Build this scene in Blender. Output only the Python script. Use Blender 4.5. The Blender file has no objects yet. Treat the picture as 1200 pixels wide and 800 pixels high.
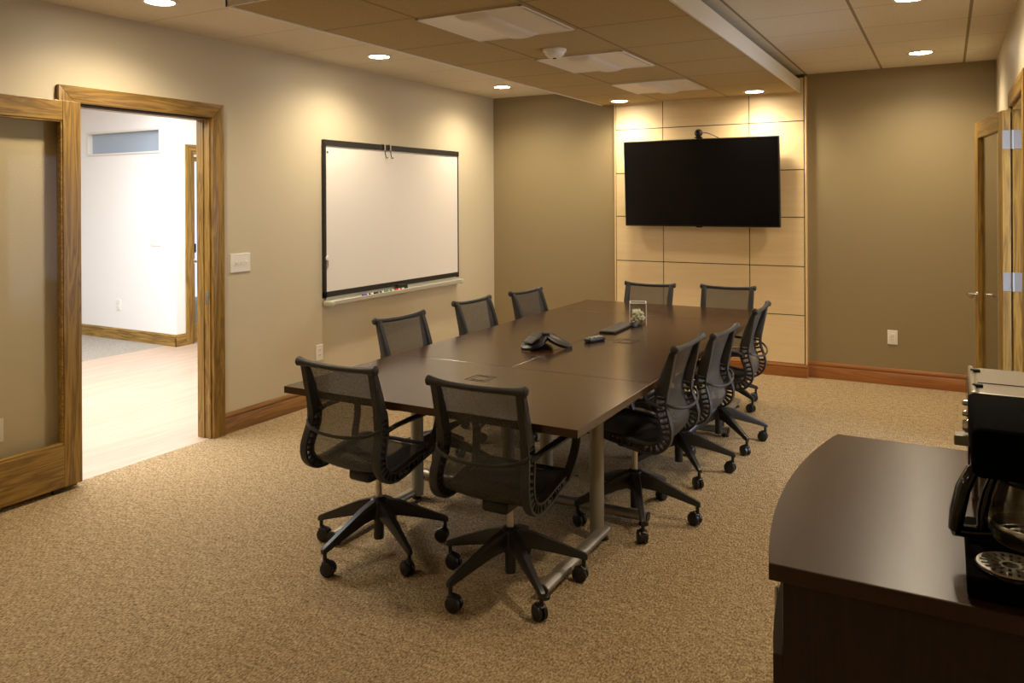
import bpy, bmesh, math, random
from mathutils import Vector, Matrix
random.seed(7)
PI = math.pi
SC = bpy.context.scene
COL = SC.collection
MID = Matrix.Identity(4)

def lin(r, g, b):
    f = lambda c: (c/255/12.92) if c/255 <= 0.04045 else ((c/255+0.055)/1.055)**2.4
    return (f(r), f(g), f(b), 1.0)

# ------------------------------------------------------------------ materials
def newmat(name):
    m = bpy.data.materials.new(name); m.use_nodes = True
    nt = m.node_tree
    return m, nt, nt.nodes['Principled BSDF']

def plain(name, col, rough=0.5, metal=0.0, spec=0.5, bump=0.0, bscale=200, coat=0.0):
    m, nt, p = newmat(name)
    p.inputs['Base Color'].default_value = col
    p.inputs['Roughness'].default_value = rough
    p.inputs['Metallic'].default_value = metal
    p.inputs['Specular IOR Level'].default_value = spec
    p.inputs['Coat Weight'].default_value = coat
    if bump:
        tc = nt.nodes.new('ShaderNodeTexCoord'); n = nt.nodes.new('ShaderNodeTexNoise')
        n.inputs['Scale'].default_value = bscale; n.inputs['Detail'].default_value = 2
        b = nt.nodes.new('ShaderNodeBump'); b.inputs['Strength'].default_value = bump
        b.inputs['Distance'].default_value = 0.002
        nt.links.new(tc.outputs['Object'], n.inputs['Vector'])
        nt.links.new(n.outputs['Fac'], b.inputs['Height'])
        nt.links.new(b.outputs['Normal'], p.inputs['Normal'])
    return m

def ramp(nt, stops):
    r = nt.nodes.new('ShaderNodeValToRGB')
    e = r.color_ramp.elements
    while len(e) < len(stops): e.new(0.5)
    for i, (pos, c) in enumerate(stops):
        e[i].position = pos; e[i].color = c
    return r

def wood(name, dark, mid, light, axis, rough=0.42, scale=1.0, contrast=1.0, coat=0.15):
    """grain stretched along one axis of the object"""
    m, nt, p = newmat(name)
    tc = nt.nodes.new('ShaderNodeTexCoord'); mp = nt.nodes.new('ShaderNodeMapping')
    s = [22*scale]*3; s['xyz'.index(axis)] = 1.6*scale
    mp.inputs['Scale'].default_value = s
    oi = nt.nodes.new('ShaderNodeObjectInfo')
    add = nt.nodes.new('ShaderNodeVectorMath'); add.operation = 'ADD'
    nt.links.new(tc.outputs['Object'], mp.inputs['Vector'])
    cmb = nt.nodes.new('ShaderNodeVectorMath'); cmb.operation = 'SCALE'
    cmb.inputs[0].default_value = (13, 7, 29)
    nt.links.new(oi.outputs['Random'], cmb.inputs['Scale'])
    nt.links.new(mp.outputs['Vector'], add.inputs[0]); nt.links.new(cmb.outputs['Vector'], add.inputs[1])
    n1 = nt.nodes.new('ShaderNodeTexNoise'); n1.inputs['Scale'].default_value = 0.55
    n1.inputs['Detail'].default_value = 3; n1.inputs['Distortion'].default_value = 1.2
    n2 = nt.nodes.new('ShaderNodeTexNoise'); n2.inputs['Scale'].default_value = 5
    n2.inputs['Detail'].default_value = 4
    nt.links.new(add.outputs['Vector'], n1.inputs['Vector']); nt.links.new(add.outputs['Vector'], n2.inputs['Vector'])
    w = nt.nodes.new('ShaderNodeMath'); w.operation = 'MULTIPLY'; w.inputs[1].default_value = 9
    nt.links.new(n1.outputs['Fac'], w.inputs[0])
    fr = nt.nodes.new('ShaderNodeMath'); fr.operation = 'PINGPONG'; fr.inputs[1].default_value = 1.0
    nt.links.new(w.outputs[0], fr.inputs[0])
    mx = nt.nodes.new('ShaderNodeMath'); mx.operation = 'MULTIPLY_ADD'
    mx.inputs[1].default_value = 0.6*contrast; 
    sc2 = nt.nodes.new('ShaderNodeMath'); sc2.operation = 'MULTIPLY_ADD'; sc2.inputs[1].default_value = 0.5*contrast
    sc2.inputs[2].default_value = 0.5 - 0.55*contrast
    nt.links.new(n2.outputs['Fac'], sc2.inputs[0])
    nt.links.new(fr.outputs[0], mx.inputs[0]); nt.links.new(sc2.outputs[0], mx.inputs[2])
    r = ramp(nt, [(0.0, dark), (0.5, mid), (1.0, light)])
    nt.links.new(mx.outputs[0], r.inputs['Fac'])
    nt.links.new(r.outputs['Color'], p.inputs['Base Color'])
    p.inputs['Roughness'].default_value = rough
    p.inputs['Coat Weight'].default_value = coat; p.inputs['Coat Roughness'].default_value = 0.3
    return m

def carpet(name, cols, scale=260):
    m, nt, p = newmat(name)
    tc = nt.nodes.new('ShaderNodeTexCoord')
    n = nt.nodes.new('ShaderNodeTexNoise'); n.inputs['Scale'].default_value = scale*0.55
    n.inputs['Detail'].default_value = 3; n.inputs['Roughness'].default_value = 0.75
    v = nt.nodes.new('ShaderNodeTexVoronoi'); v.inputs['Scale'].default_value = scale*0.5
    mp = nt.nodes.new('ShaderNodeMapping'); mp.inputs['Scale'].default_value = (1, 0.55, 1)
    nt.links.new(tc.outputs['Object'], mp.inputs['Vector'])
    big = nt.nodes.new('ShaderNodeTexNoise'); big.inputs['Scale'].default_value = 26; big.inputs['Detail'].default_value = 3
    nt.links.new(mp.outputs['Vector'], n.inputs['Vector']); nt.links.new(mp.outputs['Vector'], v.inputs['Vector'])
    nt.links.new(tc.outputs['Object'], big.inputs['Vector'])
    mx = nt.nodes.new('ShaderNodeMath'); mx.operation = 'MULTIPLY_ADD'; mx.inputs[1].default_value = 0.22
    nt.links.new(big.outputs['Fac'], mx.inputs[0]); nt.links.new(n.outputs['Fac'], mx.inputs[2])
    r = ramp(nt, [(0.43, cols[0]), (0.60, cols[1]), (0.78, cols[2])])
    nt.links.new(mx.outputs[0], r.inputs['Fac'])
    nt.links.new(r.outputs['Color'], p.inputs['Base Color'])
    p.inputs['Roughness'].default_value = 0.97; p.inputs['Specular IOR Level'].default_value = 0.1
    b = nt.nodes.new('ShaderNodeBump'); b.inputs['Strength'].default_value = 0.9; b.inputs['Distance'].default_value = 0.006
    sm = nt.nodes.new('ShaderNodeMath'); sm.operation = 'SUBTRACT'
    nt.links.new(n.outputs['Fac'], sm.inputs[0]); nt.links.new(v.outputs['Distance'], sm.inputs[1])
    nt.links.new(sm.outputs[0], b.inputs['Height']); nt.links.new(b.outputs['Normal'], p.inputs['Normal'])
    return m

def tiles(name, col, line, px, py, ox, oy, w=0.008, rough=0.95, xonly_dark=1.0):
    """square acoustic tiles with thin grid lines, laid out in world metres"""
    m, nt, p = newmat(name)
    tc = nt.nodes.new('ShaderNodeTexCoord'); sp = nt.nodes.new('ShaderNodeSeparateXYZ')
    nt.links.new(tc.outputs['Object'], sp.inputs[0])
    def gl(out, pitch, off, width):
        a = nt.nodes.new('ShaderNodeMath'); a.operation = 'SUBTRACT'; a.inputs[1].default_value = off
        nt.links.new(out, a.inputs[0])
        b = nt.nodes.new('ShaderNodeMath'); b.operation = 'PINGPONG'; b.inputs[1].default_value = pitch/2
        nt.links.new(a.outputs[0], b.inputs[0])
        c = nt.nodes.new('ShaderNodeMath'); c.operation = 'LESS_THAN'; c.inputs[1].default_value = width/2
        nt.links.new(b.outputs[0], c.inputs[0]); return c
    a = gl(sp.outputs['X'], px, ox, w*1.25); b = gl(sp.outputs['Y'], py, oy, w)
    bs = nt.nodes.new('ShaderNodeMath'); bs.operation = 'MULTIPLY'; bs.inputs[1].default_value = xonly_dark
    nt.links.new(b.outputs[0], bs.inputs[0])
    mx = nt.nodes.new('ShaderNodeMath'); mx.operation = 'MAXIMUM'
    nt.links.new(a.outputs[0], mx.inputs[0]); nt.links.new(bs.outputs[0], mx.inputs[1])
    n = nt.nodes.new('ShaderNodeTexNoise'); n.inputs['Scale'].default_value = 160; n.inputs['Detail'].default_value = 3
    nt.links.new(tc.outputs['Object'], n.inputs['Vector'])
    c2 = tuple(x*0.86 for x in col[:3])+(1,)
    rp = ramp(nt, [(0.35, c2), (0.6, col)])
    nt.links.new(n.outputs['Fac'], rp.inputs['Fac'])
    mix = nt.nodes.new('ShaderNodeMix'); mix.data_type = 'RGBA'
    nt.links.new(mx.outputs[0], mix.inputs['Factor']); nt.links.new(rp.outputs['Color'], mix.inputs['A'])
    mix.inputs['B'].default_value = line
    nt.links.new(mix.outputs['Result'], p.inputs['Base Color'])
    p.inputs['Roughness'].default_value = rough; p.inputs['Specular IOR Level'].default_value = 0.15
    return m

def emit(name, col, strength):
    m = bpy.data.materials.new(name); m.use_nodes = True; nt = m.node_tree
    nt.nodes.remove(nt.nodes['Principled BSDF'])
    e = nt.nodes.new('ShaderNodeEmission'); e.inputs['Color'].default_value = col; e.inputs['Strength'].default_value = strength
    nt.links.new(e.outputs[0], nt.nodes['Material Output'].inputs['Surface'])
    return m

def glass(name, tint=(0.93, 0.95, 0.93, 1), gloss=0.12, rough=0.03, fk=0.45):
    """thin clear pane: transparent with a weak mirror coat"""
    m = bpy.data.materials.new(name); m.use_nodes = True; nt = m.node_tree
    nt.nodes.remove(nt.nodes['Principled BSDF'])
    t = nt.nodes.new('ShaderNodeBsdfTransparent'); t.inputs['Color'].default_value = tint
    g = nt.nodes.new('ShaderNodeBsdfGlossy'); g.inputs['Roughness'].default_value = rough
    lw = nt.nodes.new('ShaderNodeLayerWeight'); lw.inputs['Blend'].default_value = 0.25
    k = nt.nodes.new('ShaderNodeMath'); k.operation = 'MULTIPLY_ADD'; k.inputs[1].default_value = fk; k.inputs[2].default_value = gloss*0.4
    nt.links.new(lw.outputs['Fresnel'], k.inputs[0])
    mx = nt.nodes.new('ShaderNodeMixShader')
    nt.links.new(k.outputs[0], mx.inputs[0]); nt.links.new(t.outputs[0], mx.inputs[1]); nt.links.new(g.outputs[0], mx.inputs[2])
    nt.links.new(mx.outputs[0], nt.nodes['Material Output'].inputs['Surface'])
    return m

def netting(name, col, see):
    """open woven mesh: part of the light goes straight through the weave"""
    m, nt, p = newmat(name)
    p.inputs['Base Color'].default_value = col; p.inputs['Roughness'].default_value = 0.6
    p.inputs['Specular IOR Level'].default_value = 0.3
    t = nt.nodes.new('ShaderNodeBsdfTransparent')
    tc = nt.nodes.new('ShaderNodeTexCoord')
    n = nt.nodes.new('ShaderNodeTexNoise'); n.inputs['Scale'].default_value = 220
    nt.links.new(tc.outputs['Object'], n.inputs['Vector'])
    k = nt.nodes.new('ShaderNodeMath'); k.operation = 'MULTIPLY_ADD'; k.inputs[1].default_value = 0.2; k.inputs[2].default_value = see-0.1
    nt.links.new(n.outputs['Fac'], k.inputs[0])
    mx = nt.nodes.new('ShaderNodeMixShader')
    nt.links.new(k.outputs[0], mx.inputs[0])
    nt.links.new(p.outputs[0], mx.inputs[1]); nt.links.new(t.outputs[0], mx.inputs[2])
    nt.links.new(mx.outputs[0], nt.nodes['Material Output'].inputs['Surface'])
    return m

OAK = (lin(88, 62, 18), lin(143, 109, 43), lin(171, 137, 63))
M = {}
for ax in 'xyz':
    M['oak_'+ax] = wood('oak_'+ax, *OAK, ax, scale=1.35)
M['base_y'] = wood('base_y', lin(98, 66, 30), lin(134, 94, 48), lin(154, 112, 62), 'y')
M['base_x'] = wood('base_x', lin(112, 66, 26), lin(148, 92, 42), lin(168, 110, 54), 'x', contrast=0.7)
M['paint_light'] = plain('paint_light', lin(206, 194, 166), 0.42, spec=0.4, bump=0.05, bscale=400)
M['paint_olive'] = plain('paint_olive', lin(148, 132, 99), 0.5, spec=0.35, bump=0.05, bscale=400)
M['paint_white'] = plain('paint_white', lin(240, 238, 236), 0.6)
M['carpet'] = carpet('carpet', (lin(96, 78, 53), lin(160, 137, 103), lin(204, 183, 148)), 240)
M['carpet_grey'] = carpet('carpet_grey', (lin(120, 114, 104), lin(160, 152, 140), lin(190, 182, 170)), 240)
M['hall_wood'] = wood('hall_wood', lin(162, 138, 118), lin(184, 160, 138), lin(198, 176, 154), 'y', 0.45, 0.5, 0.55)
M['ceil'] = tiles('ceil', lin(226, 216, 198), lin(150, 134, 110), 0.612, 0.612, -1.095, 7.42, 0.014, xonly_dark=0.35)
M['ceil_left'] = tiles('ceil_left', lin(226, 216, 198), lin(176, 162, 140), 50.0, 0.612, 20.0, 7.42, 0.012, xonly_dark=0.5)
M['cloud'] = tiles('cloud', lin(184, 163, 120), lin(142, 122, 88), 0.6333, 0.6633, -3.03, 2.63, 0.012)
M['white_metal'] = plain('white_metal', lin(226, 222, 214), 0.45)
M['white_plastic'] = plain('white_plastic', lin(236, 232, 224), 0.4)
M['maple'] = wood('maple', lin(226, 198, 150), lin(232, 206, 160), lin(238, 214, 170), 'x', 0.45, 0.5, 0.6, 0.1)
M['seam'] = plain('seam', lin(44, 30, 20), 0.8)
M['laminate'] = wood('laminate', lin(56, 36, 19), lin(64, 41, 22), lin(72, 47, 27), 'x', 0.20, 1.5, 0.5, 0.0)
M['laminate_y'] = wood('laminate_y', lin(56, 36, 19), lin(64, 41, 22), lin(72, 47, 27), 'y', 0.20, 1.5, 0.5, 0.0)
M['counter'] = wood('counter', lin(52, 34, 22), lin(60, 40, 26), lin(68, 46, 31), 'y', 0.29, 1.4, 0.5, 0.0)
M['cabinet'] = wood('cabinet', lin(40, 25, 17), lin(48, 31, 22), lin(56, 36, 25), 'z', 0.5, 1.2, 0.6, 0.0)
M['edge'] = plain('edge', lin(52, 36, 24), 0.4)
M['silver'] = plain('silver', lin(176, 168, 152), 0.38, 0.75)
M['tray_metal'] = plain('tray_metal', lin(204, 204, 190), 0.35, 0.25)
M['steel'] = plain('steel', lin(196, 192, 184), 0.3, 0.95)
M['hinge_steel'] = plain('hinge_steel', lin(150, 150, 156), 0.5, 0.6)
M['chrome'] = plain('chrome', lin(225, 222, 216), 0.12, 1.0)
M['grey_silver'] = plain('grey_silver', lin(150, 146, 132), 0.4, 0.3)
M['black'] = plain('black', lin(20, 19, 18), 0.38)
M['black_matte'] = plain('black_matte', lin(22, 21, 20), 0.7, bump=0.15, bscale=500)
M['black_gloss'] = plain('black_gloss', lin(10, 9, 9), 0.12)
M['jet'] = plain('jet', lin(6, 6, 6), 0.85, spec=0.03)
M['screen'] = plain('screen', lin(7, 7, 8), 0.2, spec=0.3)
M['chair_frame'] = plain('chair_frame', lin(44, 42, 39), 0.5)
M['chair_base'] = plain('chair_base', lin(40, 39, 38), 0.36)
M['rubber'] = plain('rubber', lin(24, 23, 23), 0.4)
M['netting'] = netting('netting', lin(72, 69, 64), 0.22)
M['netting_seat'] = netting('netting_seat', lin(40, 39, 38), 0.12)
M['board_white'] = plain('board_white', lin(236, 230, 222), 0.22, spec=0.4)
M['board_black'] = plain('board_black', lin(34, 32, 28), 0.5)
M['lens'] = emit('lens', (1.0, 0.88, 0.68, 1), 60.0)
M['diffuser'] = plain('diffuser', lin(224, 216, 204), 0.4)
M['pane'] = glass('pane', (0.96, 0.95, 0.91, 1), 0.006, 0.03, 0.03)
M['clear'] = glass('clear', (0.985, 0.985, 0.98, 1), 0.1, 0.03, 0.25)
M['transom'] = plain('transom', lin(162, 176, 192), 0.2)
M['door_pane'] = glass('door_pane', (0.95, 0.94, 0.90, 1), 0.06)
for nm, c in dict(purple=(74, 50, 150), green=(70, 150, 80), red=(190, 50, 40), ink=(24, 24, 26)).items():
    M[nm] = plain(nm, lin(*c), 0.4)
M['petal'] = plain('petal', lin(226, 222, 190), 0.7)
M['leafy'] = plain('leafy', lin(96, 110, 60), 0.7)
M['key'] = plain('key', lin(104, 99, 92), 0.5)
M['panel_grey'] = plain('panel_grey', lin(84, 80, 74), 0.5)
M['lcd'] = plain('lcd', lin(40, 42, 40), 0.55)
M['amber_glass'] = glass('amber_glass', (0.88, 0.84, 0.74, 1), 0.25)
M['dark'] = plain('dark', lin(40, 36, 30), 0.8)

# ------------------------------------------------------------------ mesh helpers
class MB:
    def __init__(self): self.bm = bmesh.new(); self.flat = False
    def box(self, x0, x1, y0, y1, z0, z1, bev=0.0, seg=2, mat=MID):
        r = bmesh.ops.create_cube(self.bm, size=1)
        vs = r['verts']
        for v in vs:
            v.co = Vector(((x0+x1)/2+v.co.x*(x1-x0), (y0+y1)/2+v.co.y*(y1-y0), (z0+z1)/2+v.co.z*(z1-z0)))
        if bev:
            self.flat = True
            es = list({e for v in vs for e in v.link_edges})
            o = bmesh.ops.bevel(self.bm, geom=es, offset=bev, segments=seg, affect='EDGES', profile=0.5)
            vs = list({v for f in o['faces'] for v in f.verts} | {v for v in vs if v.is_valid})
        if mat is not MID:
            bmesh.ops.transform(self.bm, matrix=mat, verts=vs)
        return vs
    def cyl(self, p, q, r0, r1=None, n=24, caps=True):
        p, q = Vector(p), Vector(q); d = q-p
        if r1 is None: r1 = r0
        rot = d.to_track_quat('Z', 'Y').to_matrix().to_4x4()
        o = bmesh.ops.create_cone(self.bm, cap_ends=caps, segments=n, radius1=r0, radius2=r1, depth=d.length,
                                  matrix=Matrix.Translation((p+q)/2) @ rot)
        return o['verts']
    def lathe(self, prof, c=(0, 0, 0), n=32, ax='z', cap=True):
        """prof = list of (radius, height)"""
        rings = []
        for r, h in prof:
            ring = []
            for i in range(n):
                a = 2*PI*i/n
                x, y = r*math.cos(a), r*math.sin(a)
                co = {'z': (x, y, h), 'y': (x, h, y), 'x': (h, x, y)}[ax]
                ring.append(self.bm.verts.new(Vector(co)+Vector(c)))
            rings.append(ring)
        for a, b in zip(rings, rings[1:]):
            for i in range(n):
                j = (i+1) % n
                self.bm.faces.new((a[i], a[j], b[j], b[i]))
        if cap:
            self.bm.faces.new(rings[0][::-1]); self.bm.faces.new(rings[-1])
    def tube(self, pts, rad, n=10, cap=True, up=None, sq=(1, 1)):
        """sweep an ellipse (radii rad*sq) along pts; rad a number or list"""
        pts = [Vector(p) for p in pts]
        if not isinstance(rad, (list, tuple)): rad = [rad]*len(pts)
        rings = []
        up = Vector(up) if up else None
        prev = None
        for i, p in enumerate(pts):
            t = (pts[min(i+1, len(pts)-1)]-pts[max(i-1, 0)]).normalized()
            if up is not None: a = (up - t*up.dot(t)).normalized()
            else:
                if prev is None:
                    ref = Vector((0, 0, 1)) if abs(t.z) < 0.9 else Vector((1, 0, 0))
                    a = (ref - t*ref.dot(t)).normalized()
                else: a = (prev - t*prev.dot(t)).normalized()
                prev = a
            b = t.cross(a)
            rings.append([self.bm.verts.new(p+a*(rad[i]*sq[0]*math.cos(2*PI*k/n))+b*(rad[i]*sq[1]*math.sin(2*PI*k/n))) for k in range(n)])
        for A, B in zip(rings, rings[1:]):
            for k in range(n):
                j = (k+1) % n
                self.bm.faces.new((A[k], A[j], B[j], B[k]))
        if cap:
            self.bm.faces.new(rings[0][::-1]); self.bm.faces.new(rings[-1])
    def ribbon(self, pts, wdir, w, t):
        """rectangular strap: width w along wdir, thickness t; numbers or per-point lists"""
        pts = [Vector(p) for p in pts]; wd = Vector(wdir).normalized()
        n = len(pts)
        W = w if isinstance(w, (list, tuple)) else [w]*n
        T = t if isinstance(t, (list, tuple)) else [t]*n
        rings = []
        for i, p in enumerate(pts):
            tg = (pts[min(i+1, n-1)]-pts[max(i-1, 0)]).normalized()
            nn = tg.cross(wd).normalized(); ww = nn.cross(tg).normalized()
            a, b = ww*W[i]/2, nn*T[i]/2
            k = 0.72
            cs = [a+b*0+b*(-k), a*1+b*k, a*k+b, -a*k+b, -a+b*k, -a-b*k, -a*k-b, a*k-b]
            rings.append([self.bm.verts.new(p+c) for c in cs])
        for A, B in zip(rings, rings[1:]):
            for k in range(8):
                j = (k+1) % 8
                self.bm.faces.new((A[k], A[j], B[j], B[k]))
        self.bm.faces.new(rings[0][::-1]); self.bm.faces.new(rings[-1])
    def prism(self, poly, z0, z1, bev=0.0):
        a = [self.bm.verts.new((x, y, z0)) for x, y in poly]
        b = [self.bm.verts.new((x, y, z1)) for x, y in poly]
        n = len(poly); fs = [self.bm.faces.new(a[::-1]), self.bm.faces.new(b)]
        for i in range(n):
            j = (i+1) % n; fs.append(self.bm.faces.new((a[i], a[j], b[j], b[i])))
        if bev:
            self.flat = True
            es = list(fs[0].edges)+list(fs[1].edges)
            bmesh.ops.bevel(self.bm, geom=es, offset=bev, segments=2, affect='EDGES', profile=0.5)
    def sheet(self, grid):
        vs = [[self.bm.verts.new(p) for p in row] for row in grid]
        for i in range(len(vs)-1):
            for j in range(len(vs[0])-1):
                self.bm.faces.new((vs[i][j], vs[i][j+1], vs[i+1][j+1], vs[i+1][j]))
    def sphere(self, c, r, sx=1, sy=1, sz=1, n=16):
        o = bmesh.ops.create_uvsphere(self.bm, u_segments=n, v_segments=max(6, n//2), radius=r)
        for v in o['verts']: v.co = Vector((v.co.x*sx, v.co.y*sy, v.co.z*sz))+Vector(c)
    def build(self, name, mat, parent=None, loc=None, rz=None, smooth=True, ang=40):
        if self.flat: ang = min(ang, 15)
        bmesh.ops.recalc_face_normals(self.bm, faces=self.bm.faces[:])
        me = bpy.data.meshes.new(name); self.bm.to_mesh(me); self.bm.free()
        if smooth:
            me.polygons.foreach_set('use_smooth', [True]*len(me.polygons))
            me.set_sharp_from_angle(angle=math.radians(ang))
        me.materials.append(M[mat] if isinstance(mat, str) else mat)
        o = bpy.data.objects.new(name, me); COL.objects.link(o)
        if parent is not None: o.parent = parent
        if loc is not None: o.location = loc
        if rz is not None: o.rotation_euler.z = rz
        return o

def tag(o, label=None, cat=None, group=None, kind=None):
    if label: o['label'] = label
    if cat: o['category'] = cat
    if group: o['group'] = group
    if kind: o['kind'] = kind
    return o
def thing(name, label, cat, loc=(0, 0, 0), rz=0, group=None):
    o = bpy.data.objects.new(name, None); COL.objects.link(o)
    o.empty_display_size = 0.1
    o.location = loc; o.rotation_euler = (0, 0, rz)
    return tag(o, label, cat, group)
def struct(name, loc=(0, 0, 0), rz=0):
    o = bpy.data.objects.new(name, None); COL.objects.link(o)
    o.location = loc; o.rotation_euler = (0, 0, rz); o['kind'] = 'structure'
    return o
def sbox(name, mat, *boxes, parent=None, bev=0.0, label=None):
    m = MB()
    for b in boxes: m.box(*b, bev=bev)
    o = m.build(name, mat, parent)
    if parent is None: o['kind'] = 'structure'
    if label: o['label'] = label
    return o

# ------------------------------------------------------------------ room dimensions (metres; x right along the far wall, y away from the viewer)
XL, XR, YB, YF, ZC = -4.345, 0.355, 7.42, -1.6, 2.705
XH = -4.440                                   # hall side of the left wall
OY0, OY1, OZ = 2.685, 3.641, 2.165            # doorway in the left wall
RY0, RY1, RZ = 4.76, 5.69, 2.15               # doorway in the right wall
XRO = XR+0.13

sbox('floor', 'carpet', (XL-0.005, XR+0.06, YF, YB, -0.1, 0.0))
sbox('floor_hall', 'hall_wood', (-7.58, XL-0.005, -2.2, 9.0, -0.1, -0.001))
sbox('floor_hall_carpet', 'carpet_grey', (-11.0, -7.58, -2.2, 9.0, -0.1, 0.0))
sbox('wall_left', 'paint_light', (XH, XL, YF, OY0, 0, ZC), (XH, XL, OY1, YB, 0, ZC), (XH, XL, OY0, OY1, OZ, ZC))
sbox('wall_back', 'paint_olive', (XH, XRO, YB, YB+0.12, 0, ZC+0.1))
sbox('wall_right', 'paint_light', (XR, XRO, YF, RY0, 0, ZC), (XR, XRO, RY1, YB, 0, ZC), (XR, XRO, RY0, RY1, RZ, ZC))
sbox('wall_front', 'paint_light', (XH, XRO, YF-0.12, YF, 0, ZC))
sbox('ceiling', 'ceil', (-2.0, XRO, YF-0.12, YB+0.12, ZC, ZC+0.1))
sbox('ceiling_left', 'ceil_left', (XH, -2.0, YF-0.12, YB+0.12, ZC, ZC+0.1))

# dropped ceiling cloud over the table
CX0, CX1, CY0, CY1, CZ, CT = -3.03, -1.13, 2.63, 7.325, 2.540, 2.645
cl = sbox('ceiling_cloud', 'cloud', (CX0+0.012, CX1-0.012, CY0+0.012, CY1, CZ, CZ+0.03))
sbox('fascia', 'white_metal', (CX1-0.012, CX1, CY0, CY1, CZ-0.006, CT), (CX0, CX0+0.012, CY0, CY1, CZ-0.006, CT),
     (CX0, CX1, CY0, CY0+0.012, CZ-0.006, CT), parent=cl)
mb = MB()
for hx in (CX0+0.5, CX1-0.5):
    for hy in (3.2, 5.0, 6.8): mb.cyl((hx, hy, CZ+0.03), (hx, hy, ZC), 0.004, n=8)
mb.build('hanger', 'steel', cl)

# baseboards: board with a moulded cap
def baseboard(name, p0, p1, nx, ny, mat, t=0.016, h=0.142):
    """runs p0-p1 on the wall, sticking out along (nx, ny)"""
    m = MB()
    prof = [(0, 0), (t, 0), (t, h*0.70), (t*0.72, h*0.74), (t*1.02, h*0.80), (t*0.95, h*0.88), (t*0.5, h*0.985), (0, h)]
    r0 = [m.bm.verts.new((p0[0]+nx*d, p0[1]+ny*d, z)) for d, z in prof]
    r1 = [m.bm.verts.new((p1[0]+nx*d, p1[1]+ny*d, z)) for d, z in prof]
    n = len(prof)
    for i in range(n):
        j = (i+1) % n; m.bm.faces.new((r0[i], r0[j], r1[j], r1[i]))
    m.bm.faces.new(r0[::-1]); m.bm.faces.new(r1)
    o = m.build(name, mat); o['kind'] = 'structure'; return o
baseboard('baseboard_left', (XL, OY1+0.095), (XL, YB), 1, 0, 'base_y')
baseboard('baseboard_left_near', (XL, YF), (XL, OY0-0.11), 1, 0, 'base_y')
baseboard('baseboard_back_right', (-1.09, YB), (XR, YB), 0, -1, 'base_x')
baseboard('baseboard_back_left', (XL, YB), (-2.905, YB), 0, -1, 'base_x')
baseboard('baseboard_right', (XR, RY1+0.1), (XR, YB), -1, 0, 'base_y')

# feature wall of maple panels behind the television
fw = sbox('wall_panelling', 'maple', (-2.905, -2.893, 7.35, YB, 0.0, 2.68), (-1.102, -1.090, 7.35, YB, 0.0, 2.68))
sbox('backing', 'seam', (-2.893, -1.102, 7.362, YB, 0.0, 2.68), parent=fw)
xs = [-2.888, -2.403, -1.585, -1.107]; zs = [0.118, 0.552, 0.988, 1.427, 1.852, 2.286, 2.675]
for i in range(3):
    for j in range(6):
        sbox('panel', 'maple', (xs[i]+0.004, xs[i+1]-0.004, 7.348, 7.362, zs[j]+0.004, zs[j+1]-0.004), parent=fw)
m = baseboard('baseboard_panelling', (-2.91, 7.348), (-1.085, 7.348), 0, -1, 'base_x', 0.018, 0.118)

# ------------------------------------------------------------------ left doorway: casing, jambs, sliding leaf
def mitred_casing(name, x, sx, y0, y1, z1, w, t, miny=True, maty='oak_y', matz='oak_z'):
    """casing round an opening in a wall whose plane is x; sx = side it sticks out to"""
    root = struct(name)
    def piece(pm, poly):
        m = MB(); a = [m.bm.verts.new((x, p[0], p[1])) for p in poly]; b = [m.bm.verts.new((x+sx*t, p[0], p[1])) for p in poly]
        m.bm.faces.new(a); m.bm.faces.new(b[::-1])
        for i in range(len(poly)):
            j = (i+1) % len(poly); m.bm.faces.new((a[i], b[i], b[j], a[j]))
        bmesh.ops.recalc_face_normals(m.bm, faces=m.bm.faces[:])
        bmesh.ops.bevel(m.bm, geom=m.bm.edges[:], offset=0.003, segments=2, affect='EDGES', profile=0.5)
        return m.build(pm[0], pm[1], root)
    piece(('head_casing', maty), [(y0-w, z1+w), (y1+w, z1+w), (y1, z1), (y0, z1)])
    if miny: piece(('side_casing', matz), [(y0-w, 0), (y0-w, z1+w), (y0, z1), (y0, 0)])
    piece(('side_casing', matz), [(y1, 0), (y1, z1), (y1+w, z1+w), (y1+w, 0)])
    return root
c1 = mitred_casing('trim_1', XL, 1, OY0, OY1-0.008, OZ-0.004, 0.095, 0.03)
mb = MB(); mb.box(XH-0.02, XL+0.004, OY1-0.018, OY1-0.0005, 0, OZ); j1 = mb.build('jamb', 'oak_z', c1)
mb = MB(); mb.box(XH-0.018, XL-0.050, OY1-0.024, OY1-0.018, 0, OZ-0.018); mb.build('stop', 'oak_z', c1)
mb = MB(); mb.box(XH-0.02, XL-0.04, OY0+0.0005, OY0+0.018, 0, OZ); mb.build('jamb', 'oak_z', c1)
mb = MB(); mb.box(XH-0.02, XL-0.04, OY0, OY1, OZ-0.018, OZ-0.0005); mb.build('head_jamb', 'oak_y', c1)
mb = MB(); mb.box(XL-0.04, XL, OY0, OY1, OZ-0.012, OZ-0.002); mb.build('door_track', 'dark', c1)
mb = MB(); mb.box(XL-0.034, XL-0.008, OY1-0.020, OY1-0.0175, 0.90, 0.99, bev=0.0009); mb.build('strike_plate', 'chrome', c1)
c1h = mitred_casing('trim_2', XH, -1, OY0, OY1, OZ, 0.095, 0.015)

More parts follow.
